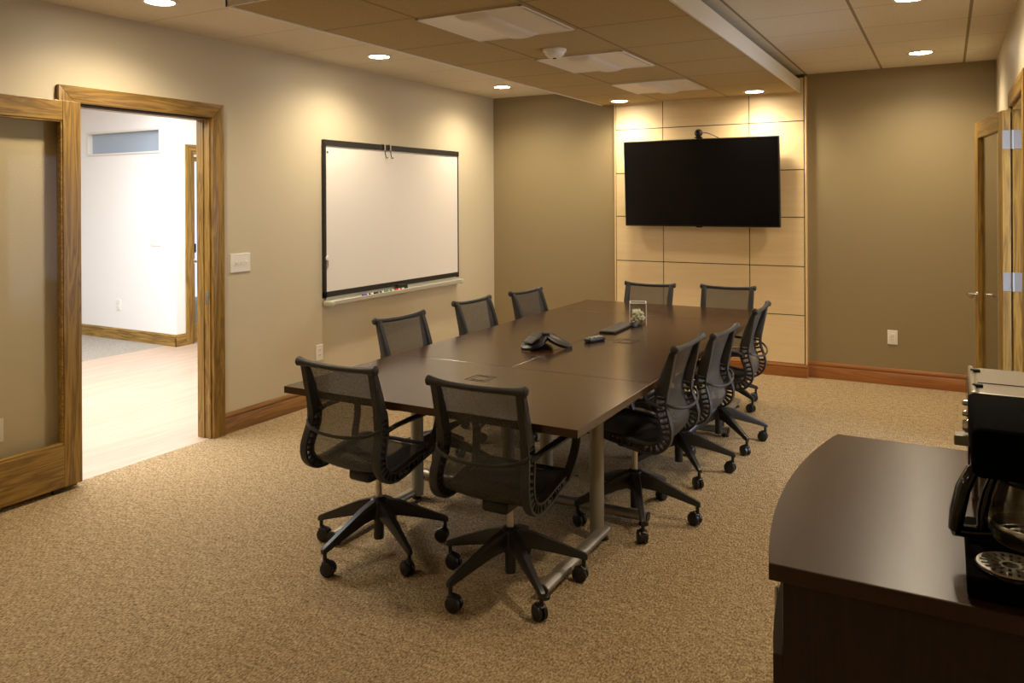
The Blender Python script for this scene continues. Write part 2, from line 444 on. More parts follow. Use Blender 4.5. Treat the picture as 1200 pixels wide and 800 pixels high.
d1 = struct('door_1')
LX0, LX1 = -4.302, -4.257
def leaf_boxes(root, plane0, plane1, y0, y1, z0, z1, st, rt, rb, ins=0.0):
    mb = MB(); mb.box(plane0, plane1, y1-st, y1, z0, z1, bev=0.003); mb.build('stile', 'oak_z', root)
    mb = MB(); mb.box(plane0, plane1, y0, y0+st, z0, z1, bev=0.003); mb.build('stile', 'oak_z', root)
    mb = MB(); mb.box(plane0, plane1, y0+st, y1-st, z1-rt, z1, bev=0.003); mb.build('top_rail', 'oak_y', root)
    mb = MB(); mb.box(plane0, plane1, y0+st, y1-st, z0, z0+rb, bev=0.003); mb.build('bottom_rail', 'oak_y', root)
LZ1 = 2.160
leaf_boxes(d1, LX0, LX1, 1.655, 2.678, 0.028, LZ1, 0.103, 0.110, 0.232)
mb = MB()
for (a, b, c, d) in ((2.565, 2.575, 0.26, 2.05), (1.758, 1.768, 0.26, 2.05)): mb.box(LX0+0.008, LX1-0.004, a, b, c, d, bev=0.003)
for (c, d) in ((0.26, 0.272), (2.040, 2.05)): mb.box(LX0+0.008, LX1-0.004, 1.758, 2.575, c, d, bev=0.003)
mb.build('glazing_bead', 'oak_y', d1)
mb = MB(); mb.box(-4.282, -4.276, 1.75, 2.583, 0.25, 2.06); mb.build('pane', 'pane', d1)
mb = MB(); mb.box(-4.288, -4.268, 1.72, 1.76, 0.0, 0.03); mb.box(-4.288, -4.268, 2.52, 2.56, 0.0, 0.03); mb.build('floor_roller', 'dark', d1)

# ------------------------------------------------------------------ hall beyond the doorway
YA, XB = 5.747, -7.422
sbox('wall_hall', 'paint_white', (-11.0, -9.0, YA, YA+0.12, 0, 2.9), (-9.0, -7.675, YA, YA+0.12, 0, 2.153), (-9.0, -7.675, YA, YA+0.12, 2.415, 2.9),
     (-7.675, XB, YA, YA+0.12, 0, 2.9), (XB-0.12, XB, YA+0.12, 5.97, 0, 2.9), (XB-0.12, XB, 5.97, 6.93, 2.10, 2.9), (XB-0.12, XB, 6.93, 9.0, 0, 2.9))
sbox('wall_hall_end', 'paint_white', (-11.0, XH, 9.0, 9.12, 0, 2.9))
sbox('wall_hall_near', 'paint_white', (-11.0, XH, -2.3, -2.2, 0, 2.9))
sbox('wall_hall_far', 'paint_white', (-11.1, -11.0, -2.3, YA+0.12, 0, 2.9))
sbox('ceiling_hall', 'paint_white', (-11.0, XH, -2.3, 9.12, 2.9, 3.0))
w1 = struct('window_1')
mb = MB(); mb.box(-9.01, -7.665, YA-0.012, YA+0.10, 2.145, 2.165); mb.box(-9.01, -7.665, YA-0.012, YA+0.10, 2.403, 2.425)
mb.box(-9.01, -8.985, YA-0.012, YA+0.10, 2.165, 2.403); mb.box(-7.69, -7.665, YA-0.012, YA+0.10, 2.165, 2.403); mb.build('window_frame', 'white_metal', w1)
mb = MB(); mb.box(-8.985, -7.69, YA+0.05, YA+0.056, 2.165, 2.403); mb.build('pane', 'transom', w1)
baseboard('baseboard_hall', (-11.0, YA), (XB+0.0150, YA), 0, -1, 'oak_x', 0.016, 0.13)
baseboard('baseboard_hall_return', (XB, YA-0.016), (XB, 5.865), 1, 0, 'oak_y', 0.016, 0.13)
c3 = mitred_casing('trim_3', XB, 1, 5.968, 6.93, 2.13, 0.103, 0.02)
d3 = struct('door_3')
leaf_boxes(d3, XB-0.06, XB-0.015, 5.972, 6.925, 0.01, 2.12, 0.034, 0.07, 0.2)
mb = MB(); mb.box(XB-0.04, XB-0.034, 6.0, 6.9, 0.2, 2.06); mb.build('pane', 'clear', d3)
mb = MB(); mb.cyl((XB-0.015, 5.990, 0.92), (XB+0.035, 5.990, 0.92), 0.012); mb.cyl((XB+0.033, 5.985, 0.92), (XB+0.033, 6.10, 0.92), 0.009)
mb.cyl((XB-0.015, 5.990, 0.92), (XB-0.008, 5.990, 0.92), 0.028); mb.build('lever', 'chrome', d3)
mb = MB(); mb.box(XB-0.015, XB+0.01, 5.974, 6.006, 1.02, 1.12, bev=0.006); mb.build('lock', 'black', d3)

# ------------------------------------------------------------------ right doorway: leaf swung open against the wall
c4 = mitred_casing('trim_4', XR, -1, RY0, RY1, RZ, 0.095, 0.02)
mb = MB(); mb.box(XR-0.002, XRO+0.02, RY1-0.022, RY1-0.0005, 0, RZ); mb.box(XR+0.06, XRO, RY1-0.034, RY1-0.022, 0, RZ-0.02); mb.build('jamb', 'oak_z', c4)
mb = MB(); mb.box(XR-0.002, XRO+0.02, RY0+0.0005, RY0+0.022, 0, RZ); mb.build('jamb', 'oak_z', c4)
mb = MB(); mb.box(XR-0.002, XRO+0.02, RY0, RY1, RZ-0.022, RZ-0.0005); mb.build('head_jamb', 'oak_y', c4)
# door leaf in its own frame: hinge at the origin, leaf runs along +y
d2 = struct('door_2', (XR-0.008, RY1-0.022, 0), math.radians(7.6))
leaf_boxes(d2, -0.05, -0.005, 0.0, 0.91, 0.012, 2.13, 0.115, 0.115, 0.24)
mb = MB(); mb.box(-0.030, -0.025, 0.11, 0.80, 0.25, 2.02); mb.build('pane', 'door_pane', d2)
for s, nm in ((-1, 'lever'), (1, 'lever')):
    x0 = -0.05 if s < 0 else -0.005
    mb = MB(); mb.cyl((x0, 0.85, 0.90), (x0+s*0.008, 0.85, 0.90), 0.026); mb.cyl((x0, 0.85, 0.90), (x0+s*0.055, 0.85, 0.90), 0.012)
    mb.tube([(x0+s*0.055, 0.865, 0.90), (x0+s*0.058, 0.80, 0.90), (x0+s*0.052, 0.725, 0.897)], 0.011, 10); mb.build(nm, 'chrome', d2)
for hz in (1.95, 1.08, 0.24):
    mb = MB(); mb.box(-0.048, -0.004, -0.003, 0.0005, hz-0.057, hz+0.057); mb.cyl((0.004, -0.004, hz-0.058), (0.004, -0.004, hz+0.058), 0.007, n=12)
    for k in (-1, 0, 1): mb.cyl((-0.026+0.009*k*(-1)**k, -0.0045, hz+0.036*k), (-0.026+0.009*k*(-1)**k, -0.003, hz+0.036*k), 0.004, n=10)
    h = mb.build('hinge', 'hinge_steel', d2)
    mb = MB(); mb.box(XR+0.003, XR+0.048, RY1-0.0255, RY1-0.0215, hz-0.057, hz+0.057); mb.build('hinge_plate', 'hinge_steel', c4)
# corridor outside the right doorway, lit by daylight
sbox('floor_corridor', 'carpet', (XR+0.06, 3.2, 2.4, 7.54, -0.1, 0.0))
sbox('wall_corridor', 'paint_white', (XRO, 3.2, 7.42, 7.54, 0, 2.8), (XRO, 3.2, 2.3, 2.4, 0, 2.8), (3.1, 3.2, 2.3, 7.54, 0, 2.8))
sbox('ceiling_corridor', 'paint_white', (XRO, 3.2, 2.3, 7.54, 2.7, 2.8))

# ------------------------------------------------------------------ electrical plates
def plate(name, label, cat, loc, rz, gangs=1, toggles=True, group=None, w=0.078, h=0.122):
    t = thing(name, label, cat, loc, rz, group)          # local: plate lies in xz, faces -y
    W = w+0.046*(gangs-1)
    mb = MB(); mb.box(-W/2, W/2, -0.007, 0.0, -h/2, h/2, bev=0.003); mb.build('cover_plate', 'white_plastic', t)
    for g in range(gangs):
        x = (g-(gangs-1)/2)*0.046
        if toggles:
            mb = MB(); mb.box(x-0.006, x+0.006, -0.009, -0.006, -0.014, 0.014); mb.box(x-0.004, x+0.004, -0.020, -0.006, -0.002, 0.009, bev=0.002); mb.build('toggle', 'white_plastic', t)
        else:
            for z in (0.02, -0.02):
                mb = MB(); mb.box(x-0.017, x+0.017, -0.0095, -0.005, z-0.014, z+0.014, bev=0.004)
                s = mb.build('socket', 'white_plastic', t)
                mb = MB(); mb.box(x-0.008, x-0.0055, -0.0099, -0.009, z-0.005, z+0.006); mb.box(x+0.0055, x+0.008, -0.0099, -0.009, z-0.005, z+0.006); mb.build('slot', 'dark', s)
    return t
plate('light_switch', 'white triple toggle switch plate on the wall beside the sliding doorway', 'light switch', (XL, 3.887, 1.166), PI/2, 3, w=0.085, h=0.13)
plate('power_outlet', 'white outlet low on the wall under the whiteboard', 'outlet', (XL, 4.673, 0.40), PI/2, 1, False, 'wall outlets')
plate('power_outlet', 'white outlet seen through the sliding door glass', 'outlet', (XL, 2.262, 0.405), PI/2, 1, False, 'wall outlets')
plate('power_outlet', 'white outlet on the olive wall right of the maple panels', 'outlet', (-0.41, YB, 0.407), 0, 1, False, 'wall outlets')
plate('power_outlet', 'white outlet low on the white hall wall beyond the doorway', 'outlet', (-8.43, YA, 0.40), 0, 1, False, 'wall outlets')
plate('light_switch', 'white switch plate high on the white hall wall beyond the doorway', 'light switch', (-7.76, YA, 1.16), 0, 3)

# ------------------------------------------------------------------ whiteboard on the left wall
wb = thing('whiteboard', 'large whiteboard with black frame and silver tray on the left wall', 'whiteboard', (XL, 5.68, 0))
def wbx(name, mat, y0, y1, z0, z1, d0, d1, bev=0.0):
    mb = MB(); mb.box(d0, d1, y0-5.68, y1-5.68, z0, z1, bev=bev); return mb.build(name, mat, wb)
WY0, WY1 = 4.712, 6.668
wbx('board', 'board_white', WY0+0.016, WY1-0.008, 0.85, 2.05, 0.004, 0.022)
wbx('top_rail', 'board_black', WY0, WY1, 2.038, 2.085, 0.0, 0.034, 0.002)
wbx('side_rail', 'board_black', WY0, WY0+0.024, 0.82, 2.04, 0.0, 0.028, 0.002)
wbx('side_rail', 'board_black', WY1-0.014, WY1, 0.82, 2.04, 0.0, 0.028, 0.002)
wbx('bottom_rail', 'board_black', WY0, WY1, 0.828, 0.872, 0.0, 0.028, 0.002)
mb = MB()
prof = [(0.0, 0.83), (0.010, 0.83), (0.014, 0.800), (0.070, 0.790), (0.084, 0.796), (0.090, 0.804), (0.093, 0.800), (0.090, 0.772), (0.070, 0.762), (0.0, 0.768)]
r0 = [mb.bm.verts.new((d, WY0+0.03-5.68, z)) for d, z in prof]; r1 = [mb.bm.verts.new((d, WY1-0.03-5.68, z)) for d, z in prof]
for i in range(len(prof)):
    j = (i+1) % len(prof); mb.bm.faces.new((r0[i], r0[j], r1[j], r1[i]))
mb.bm.faces.new(r0); mb.bm.faces.new(r1[::-1]); mb.build('tray', 'tray_metal', wb)
for a, b in ((WY0, WY0+0.05), (WY1-0.05, WY1)):
    mb = MB(); mb.box(0.0, 0.098, a-5.68, b-5.68, 0.758, 0.806, bev=0.018, seg=4); mb.build('tray_cap', 'tray_metal', wb)
mb = MB(); mb.cyl((0.0215, 4.757-5.68, 1.985), (0.024, 4.757-5.68, 1.985), 0.009, n=12); mb.build('corner_mark', 'ink', wb)
for y, lab in ((5.467, 'metal hook on the whiteboard top rail, nearer the doorway of the pair'), (5.545, 'metal hook on the whiteboard top rail, nearer the far corner of the pair')):
    h = thing('flip_chart_hook', lab, 'hook', (XL, y, 2.087), 0, 'flip chart hooks')
    mb = MB(); mb.ribbon([(0.003, 0, 0.003), (0.012, 0, 0.004), (0.030, 0, 0.005), (0.0385, 0, 0.002), (0.041, 0, -0.008), (0.0415, 0, -0.055)], (0, 1, 0), 0.018, 0.004); mb.build('strap', 'steel', h)
    mb = MB(); mb.tube([(0.0415, 0, -0.052), (0.043, 0.004, -0.09), (0.050, 0.008, -0.118), (0.058, 0.012, -0.120), (0.062, 0.014, -0.110)], 0.0035, 8); mb.build('hook_wire', 'black', h)
mg = thing('magnet_clip', 'small white magnet clip on the lower left of the whiteboard', 'magnet', (XL+0.0215, 4.745, 1.14))
mb = MB(); mb.lathe([(0.021, 0), (0.021, 0.008), (0.015, 0.013)], n=20, ax='x'); mb.build('magnet_body', 'white_plastic', mg)
mb = MB(); mb.tube([(0.006, 0.01, -0.01), (0.013, 0.0, -0.035), (0.008, 0.008, -0.06), (0.006, -0.004, -0.085)], 0.003, 8); mb.build('clip_wire', 'steel', mg)
def marker(y, cap, lab, tilt=0.0):
    t = thing('dry_erase_marker', lab, 'marker', (XL+0.052, y, 0.8025), tilt, 'markers on the whiteboard tray')
    mb = MB(); mb.lathe([(0.0075, -0.02), (0.0088, -0.015), (0.0088, 0.066), (0.006, 0.070)], n=14, ax='y'); mb.build('barrel', 'white_plastic', t)
    mb = MB(); mb.lathe([(0.008, -0.068), (0.0096, -0.064), (0.0096, -0.016), (0.009, -0.014)], n=14, ax='y'); mb.build('cap', cap, t)
    mb = MB(); mb.lathe([(0.0091, 0.0), (0.0091, 0.03)], n=14, ax='y'); mb.build('colour_band', cap if cap != 'purple' else 'ink', t)
marker(5.21, 'purple', 'dry erase marker with a purple cap on the whiteboard tray')
marker(5.36, 'ink', 'white dry erase marker with black cap on the whiteboard tray', 0.05)
marker(5.50, 'green', 'dry erase marker with a green cap on the whiteboard tray')
marker(5.645, 'red', 'dry erase marker with a red cap on the whiteboard tray')
er = thing('whiteboard_eraser', 'dark felt eraser standing on the whiteboard tray', 'eraser', (XL+0.0425, 5.70, 0.801))
mb = MB(); mb.box(-0.012, 0.012, -0.07, 0.07, 0.006, 0.044, bev=0.004); mb.build('grip', 'dark', er)
mb = MB(); mb.box(-0.013, 0.013, -0.07, 0.07, 0.0, 0.008); mb.build('felt_pad', 'ink', er)

# ------------------------------------------------------------------ television and webcam
tv = thing('television', 'wide black television switched off on the maple panel wall', 'television', (-2.02, 7.348, 1.746))
tl = Matrix.Translation((0, -0.115, 0)) @ Matrix.Rotation(math.radians(3.2), 4, 'X')
def tvb(name, mat, *a, bev=0.0):
    mb = MB(); mb.box(*a, bev=bev); o = mb.build(name, mat, tv); o.matrix_local = tl; return o
tvb('housing', 'black', -0.727, 0.727, -0.020, 0.030, -0.409, 0.409, bev=0.006)
tvb('rear_shell', 'black_matte', -0.45, 0.45, 0.028, 0.055, -0.30, 0.22, bev=0.01)
tvb('screen', 'screen', -0.717, 0.717, -0.0215, -0.0195, -0.394, 0.400)
tvb('sensor_bar', 'black_gloss', -0.03, 0.03, -0.0225, -0.018, -0.416, -0.406, bev=0.002)
mb = MB(); mb.box(-0.25, 0.25, -0.014, 0.0, -0.16, 0.16, bev=0.002)
for x in (-0.2, 0.2): mb.box(x-0.02, x+0.02, -0.062, -0.01, -0.2, 0.2, bev=0.003)
mb.build('wall_mount', 'black_matte', tv)
wc = thing('webcam', 'small black webcam perched on top of the television', 'webcam', (-2.012, 7.200, 2.1555))
mb = MB(); mb.box(-0.034, 0.034, -0.022, 0.025, 0.002, 0.016, bev=0.005); mb.box(-0.024, 0.024, 0.020, 0.054, 0.002, 0.008, bev=0.002); mb.box(-0.024, 0.024, 0.047, 0.054, -0.03, 0.008, bev=0.003); mb.build('clip_foot', 'black', wc)
mb = MB(); mb.sphere((0, 0, 0.05), 0.036, 1.05, 0.9, 1.05, 20); mb.cyl((0, 0, 0.01), (0, 0, 0.03), 0.014); mb.build('camera_head', 'black', wc)
mb = MB(); mb.lathe([(0.019, 0.0), (0.017, -0.004), (0.010, -0.006)], (0, -0.031, 0.052), 20, 'y'); mb.build('lens_ring', 'black_gloss', wc)
mb = MB(); mb.tube([(0.02, 0.02, 0.055), (0.06, 0.05, 0.055), (0.11, 0.075, 0.035), (0.16, 0.09, 0.008), (0.19, 0.10, -0.04)], 0.0035, 8); mb.build('cable', 'dark', wc)

# ------------------------------------------------------------------ ceiling fittings
def lamp(x, y, z, lab, energy, visible=True):
    if visible:
        t = thing('recessed_downlight', lab, 'ceiling light', (x, y, z), 0, 'recessed ceiling lights')
        mb = MB(); mb.lathe([(0.074, -0.002), (0.078, -0.009), (0.094, -0.008), (0.098, -0.0005), (0.074, -0.0005)], n=40, cap=False); mb.build('trim_ring', 'white_metal', t)
        mb = MB(); mb.lathe([(0.0755, -0.0045), (0.0755, -0.002)], n=40); mb.build('lens', 'lens', t)
    L = bpy.data.lights.new('lamp_light', 'SPOT'); L.energy = energy; L.color = LAMP
    L.spot_size = math.radians(SPOT); L.spot_blend = BLEND; L.shadow_soft_size = 0.07
    o = bpy.data.objects.new('lamp_light', L); COL.objects.link(o)
    o.location = (x, y, z-0.014)
LAMP = (1.0, 0.835, 0.60); SPOT = 154; BLEND = 0.92; EN = 99
lamp(-3.79, 2.84, ZC, 'lit recessed light in the left ceiling strip, cut by the top of the photo', EN)
lamp(-3.80, 4.76, ZC, 'lit recessed light in the left ceiling strip above the whiteboard', EN)
lamp(-3.80, 6.66, ZC, 'lit recessed light in the left ceiling strip nearest the far corner', EN)
lamp(-0.17, 6.73, ZC, 'lit recessed light in the right ceiling near the back wall', EN)
lamp(-0.17, 4.85, ZC, 'lit recessed light in the right ceiling, at the very top edge of the photo', EN)
lamp(-2.735, 7.06, CZ, 'lit recessed light in the dropped ceiling at the left of the maple panels', EN*0.72)
lamp(-1.472, 7.05, CZ, 'lit recessed light in the dropped ceiling above the right of the television', EN*0.72)
for x, y, e in ((-3.8, 0.92, EN), (-0.17, 2.95, EN), (-1.9, -0.4, EN*0.6)): lamp(x, y, ZC, None, e, False)
for y, lab in ((3.64, 'switched off square ceiling fixture in the dropped ceiling, nearest of three'),
               (4.99, 'switched off square ceiling fixture in the dropped ceiling, middle of three beside the detector'),
               (6.34, 'switched off square ceiling fixture in the dropped ceiling, nearest the television')):
    t = thing('light_fixture', lab, 'ceiling light fixture', (-2.10, y, CZ), 0, 'square fixtures in the dropped ceiling')
    mb = MB(); a, b = 0.31, 0.32
    for bx in ((-a, a, -b, -b+0.016), (-a, a, b-0.016, b), (-a, -a+0.016, -b, b), (a-0.016, a, -b, b)): mb.box(bx[0], bx[1], bx[2], bx[3], -0.008, -0.0005, bev=0.002)
    mb.build('frame', 'white_metal', t)
    # two curved reflector wings with a raised centre basket
    mb = MB(); g = []
    N = 60
    for i in range(N+1):
        u = -1+2*i/N; x = u*(a-0.014)
        if abs(u) < 0.30: z = -0.010-0.024*math.sqrt(max(0.0, 1-(u/0.30)**2))
        else: z = -0.010+0.007*math.sin((abs(u)-0.30)/0.70*PI)
        row = []
        for q in range(21):
            v = -1+q/10; k = max(0.0, 1-abs(v)**10)**0.5
            row.append((x, v*(b-0.014), -0.006+(z+0.006)*k))
        g.append(row)
    mb.sheet(g); mb.build('diffuser', 'diffuser', t)
sd = thing('smoke_detector', 'round white smoke detector on the dropped ceiling', 'smoke detector', (-2.147, 4.43, CZ))
mb = MB(); mb.lathe([(0.074, -0.0005), (0.074, -0.014), (0.066, -0.020)], n=36); mb.build('base_ring', 'white_plastic', sd)
mb = MB(); mb.lathe([(0.064, -0.019), (0.058, -0.036), (0.040, -0.050), (0.020, -0.055)], n=36); mb.build('sensor_cap', 'white_plastic', sd)
mb = MB(); mb.lathe([(0.012, -0.0545), (0.010, -0.060)], n=20); mb.build('sensor_tip', 'dark', sd)

# ------------------------------------------------------------------ conference table of four pieces
TZ, TT = 0.74, 0.032
def top_piece(root, x0, x1, y0, y1, mat):
    mb = MB(); mb.box(x0, x1, y0, y1, TZ-TT, TZ, bev=0.0015); return mb.build('tabletop', mat, root)
def c_leg(root, col, foot0, foot1):
    """post under the top with a tubular foot running foot0-foot1 on two glides"""
    mb = MB(); mb.tube([(col[0], col[1], 0.03), (col[0], col[1], TZ-TT)], 0.034, 20, up=(1, 0, 0)); mb.build('post', 'grey_silver', root)
    a, b = Vector((*foot0, 0.042)), Vector((*foot1, 0.042))
    d = (b-a).normalized()
    mb = MB(); mb.tube([a, b], 0.027, 20, up=(0, 0, 1), sq=(0.85, 1.05)); f = mb.build('foot', 'silver', root)
    for e, s in ((a, -1), (b, 1)):
        q = e-d*s*0.02; mb = MB(); mb.lathe([(0.024, 0.0), (0.024, 0.012), (0.016, 0.018), (0.014, 0.026)], (q.x, q.y, 0), 18); mb.build('glide', 'rubber', f)
        mb = MB(); mb.tube([e, e+d*s*0.006], 0.0255, 20, up=(0, 0, 1), sq=(0.85, 1.05)); mb.build('end_cap', 'rubber', f)
    p = Vector((*col, TZ-TT-0.012)); sd_ = d.cross(Vector((0, 0, 1)))
    mb = MB(); mb.ribbon([p-d*0.05, p-d*(-0.28) if False else p+d*0.05], sd_, 0.12, 0.022); mb.build('bracket', 'black', root)
def grommet(root, x, y, s, rz):
    mb = MB(); R_ = Matrix.Translation((x, y, TZ)) @ Matrix.Rotation(rz, 4, 'Z')
    w = 0.004
    for a in (s, s*0.62):
        h = a/2
        for bx in ((-h, h, -h, -h+w), (-h, h, h-w, h), (-h, -h+w, -h, h), (h-w, h, -h, h)): mb.box(bx[0], bx[1], bx[2], bx[3], 0.0002, 0.0012, mat=R_)
    return mb.build('cable_hatch', 'black', root)
TX0, TX1, TXC = -2.695, -1.205, -1.953
t1 = thing('conference_table', 'dark wood table across the near end, two chairs tucked under', 'table', (0, 0, 0), 0, 'tables pushed together')
top_piece(t1, TX0, TX1, 2.665, 3.508, 'laminate')
c_leg(t1, (-1.445, 3.41), (-1.420, 2.79), (-1.420, 3.45)); c_leg(t1, (-2.48, 3.41), (-2.50, 2.77), (-2.50, 3.45))
grommet(t1, -1.965, 3.225, 0.115, 0.0)
t2 = thing('conference_table', 'long dark wood table on the whiteboard side of the middle seam', 'table', (0, 0, 0), 0, 'tables pushed together')
top_piece(t2, TX0, TXC-0.001, 3.511, 5.530, 'laminate_y')
t3 = thing('conference_table', 'long dark wood table right of the middle seam, with keyboard on it', 'table', (0, 0, 0), 0, 'tables pushed together')
top_piece(t3, TXC+0.001, TX1, 3.511, 5.530, 'laminate_y')
for y in (3.675, 5.30):
    c_leg(t2, (-2.07, y), (-2.67, y), (-2.03, y)); c_leg(t3, (-1.84, y), (-1.29, y), (-1.88, y))
grommet(t3, -1.69, 4.47, 0.14, 0.0)
t4 = thing('conference_table', 'dark wood table across the far end before the maple panels', 'table', (0, 0, 0), 0, 'tables pushed together')
top_piece(t4, TX0, TX1, 5.533, 6.165, 'laminate')
c_leg(t4, (-1.445, 5.72), (-1.42, 6.11), (-1.42, 5.68)); c_leg(t4, (-2.55, 5.72), (-2.575, 6.11), (-2.575, 5.68))

# ------------------------------------------------------------------ office chair
PROF = [  # y, z, depth of side frame, x of side frame
    (-0.276, 0.877, 0.024, 0.190), (-0.264, 0.850, 0.032, 0.190), (-0.246, 0.79, 0.044, 0.189), (-0.226, 0.72, 0.054, 0.188), (-0.212, 0.655, 0.060, 0.188),
    (-0.212, 0.60, 0.060, 0.192), (-0.230, 0.545, 0.058, 0.199), (-0.242, 0.495, 0.056, 0.205), (-0.232, 0.448, 0.055, 0.207),
    (-0.197, 0.415, 0.053, 0.207), (-0.145, 0.405, 0.051, 0.207), (-0.08, 0.412, 0.048, 0.206), (0.0, 0.428, 0.044, 0.205), (0.08, 0.441, 0.036, 0.204),
    (0.15, 0.445, 0.026, 0.203), (0.195, 0.435, 0.020, 0.202), (0.215, 0.418, 0.016, 0.202)]
def catmull(P, n):
    out = []
    for i in range(len(P)-1):
        p0, p1, p2, p3 = P[max(i-1, 0)], P[i], P[i+1], P[min(i+2, len(P)-1)]
        for k in range(n):
            t = k/n
            out.append(tuple(0.5*((2*b)+(c-a)*t+(2*a-5*b+4*c-d)*t*t+(3*b-a-3*c+d)*t**3) for a, b, c, d in zip(p0, p1, p2, p3)))
    out.append(tuple(P[-1])); return out
FINE = catmull(PROF, 4)
def normals(P):
    N = []
    for i in range(len(P)):
        a, b = P[max(i-1, 0)], P[min(i+1, len(P)-1)]
        d = Vector((b[0]-a[0], b[1]-a[1])).normalized(); N.append(Vector((-d.y, d.x)))   # points to the sitter's side
    return N
NRM = normals(FINE)
I_RIB = 4*4; I_BEND = 9*4; I_END = 13*4
def side_frame(s):
    m = MB(); W = 0.036
    pc = lambda i, k: Vector((s*FINE[i][3], FINE[i][0]+NRM[i].x*FINE[i][2]*k, FINE[i][1]+NRM[i].y*FINE[i][2]*k))
    n = len(FINE)
    # solid blade above the waist
    up = [pc(i, 0) for i in range(0, I_RIB+1)]
    m.ribbon(up, (1, 0, 0), W, [FINE[i][2] for i in range(0, I_RIB+1)])
    # two straps joined by ribs round the lower back and under the seat
    th = 0.012
    for k in (-0.5, 0.5):
        pts = [pc(i, k)-Vector((0, NRM[i].x, NRM[i].y))*(th/2 if k > 0 else -th/2) for i in range(I_RIB-2, n)]
        m.ribbon(pts, (1, 0, 0), W, th)
    acc = 0.0
    for i in range(I_RIB, I_END):
        acc += (pc(i+1, 0)-pc(i, 0)).length
        if acc > 0.023:
            acc = 0.0
            m.ribbon([pc(i, -0.42), pc(i, 0.42)], (1, 0, 0), W*0.8, 0.010)
    m.ribbon([pc(i, 0) for i in range(I_END-2, n)], (1, 0, 0), W*0.9, [FINE[i][2]*0.9 for i in range(I_END-2, n)])
    return m
def membrane(i0, i1, sag, k=0.30):
    m = MB(); g = []
    for i in range(i0, i1+1):
        y, z, t, x = FINE[i]; n = NRM[i]; row = []
        for j in range(13):
            u = -1+2*j/12
            d = t*k-sag*(1-u*u)
            row.append((u*(x-0.012), y+n.x*d, z+n.y*d))
        g.append(row)
    m.sheet(g); return m
def caster_mb(p, a):
    m = MB(); x, y = p; c, s = math.cos(a), math.sin(a)
    m.cyl((x, y, 0.055), (x, y, 0.115), 0.0085, n=12)
    cx, cy = x-0.016*c, y-0.016*s
    for k in (-1, 1):
        w0 = Vector((cx-s*0.005*k, cy+c*0.005*k, 0.031)); w1 = Vector((cx-s*0.024*k, cy+c*0.024*k, 0.031))
        wm = w0.lerp(w1, 0.75)
        m.cyl(w0, wm, 0.031, n=20); m.cyl(wm, w1, 0.031, 0.024, n=20)
    m.tube([(x+0.010*c, y+0.010*s, 0.052), (x-0.01*c, y-0.01*s, 0.066), (cx-0.022*c, cy-0.022*s, 0.052)], 0.008, 10, sq=(0.8, 1.6))
    return m
CG = 'mesh office chairs round the conference table'
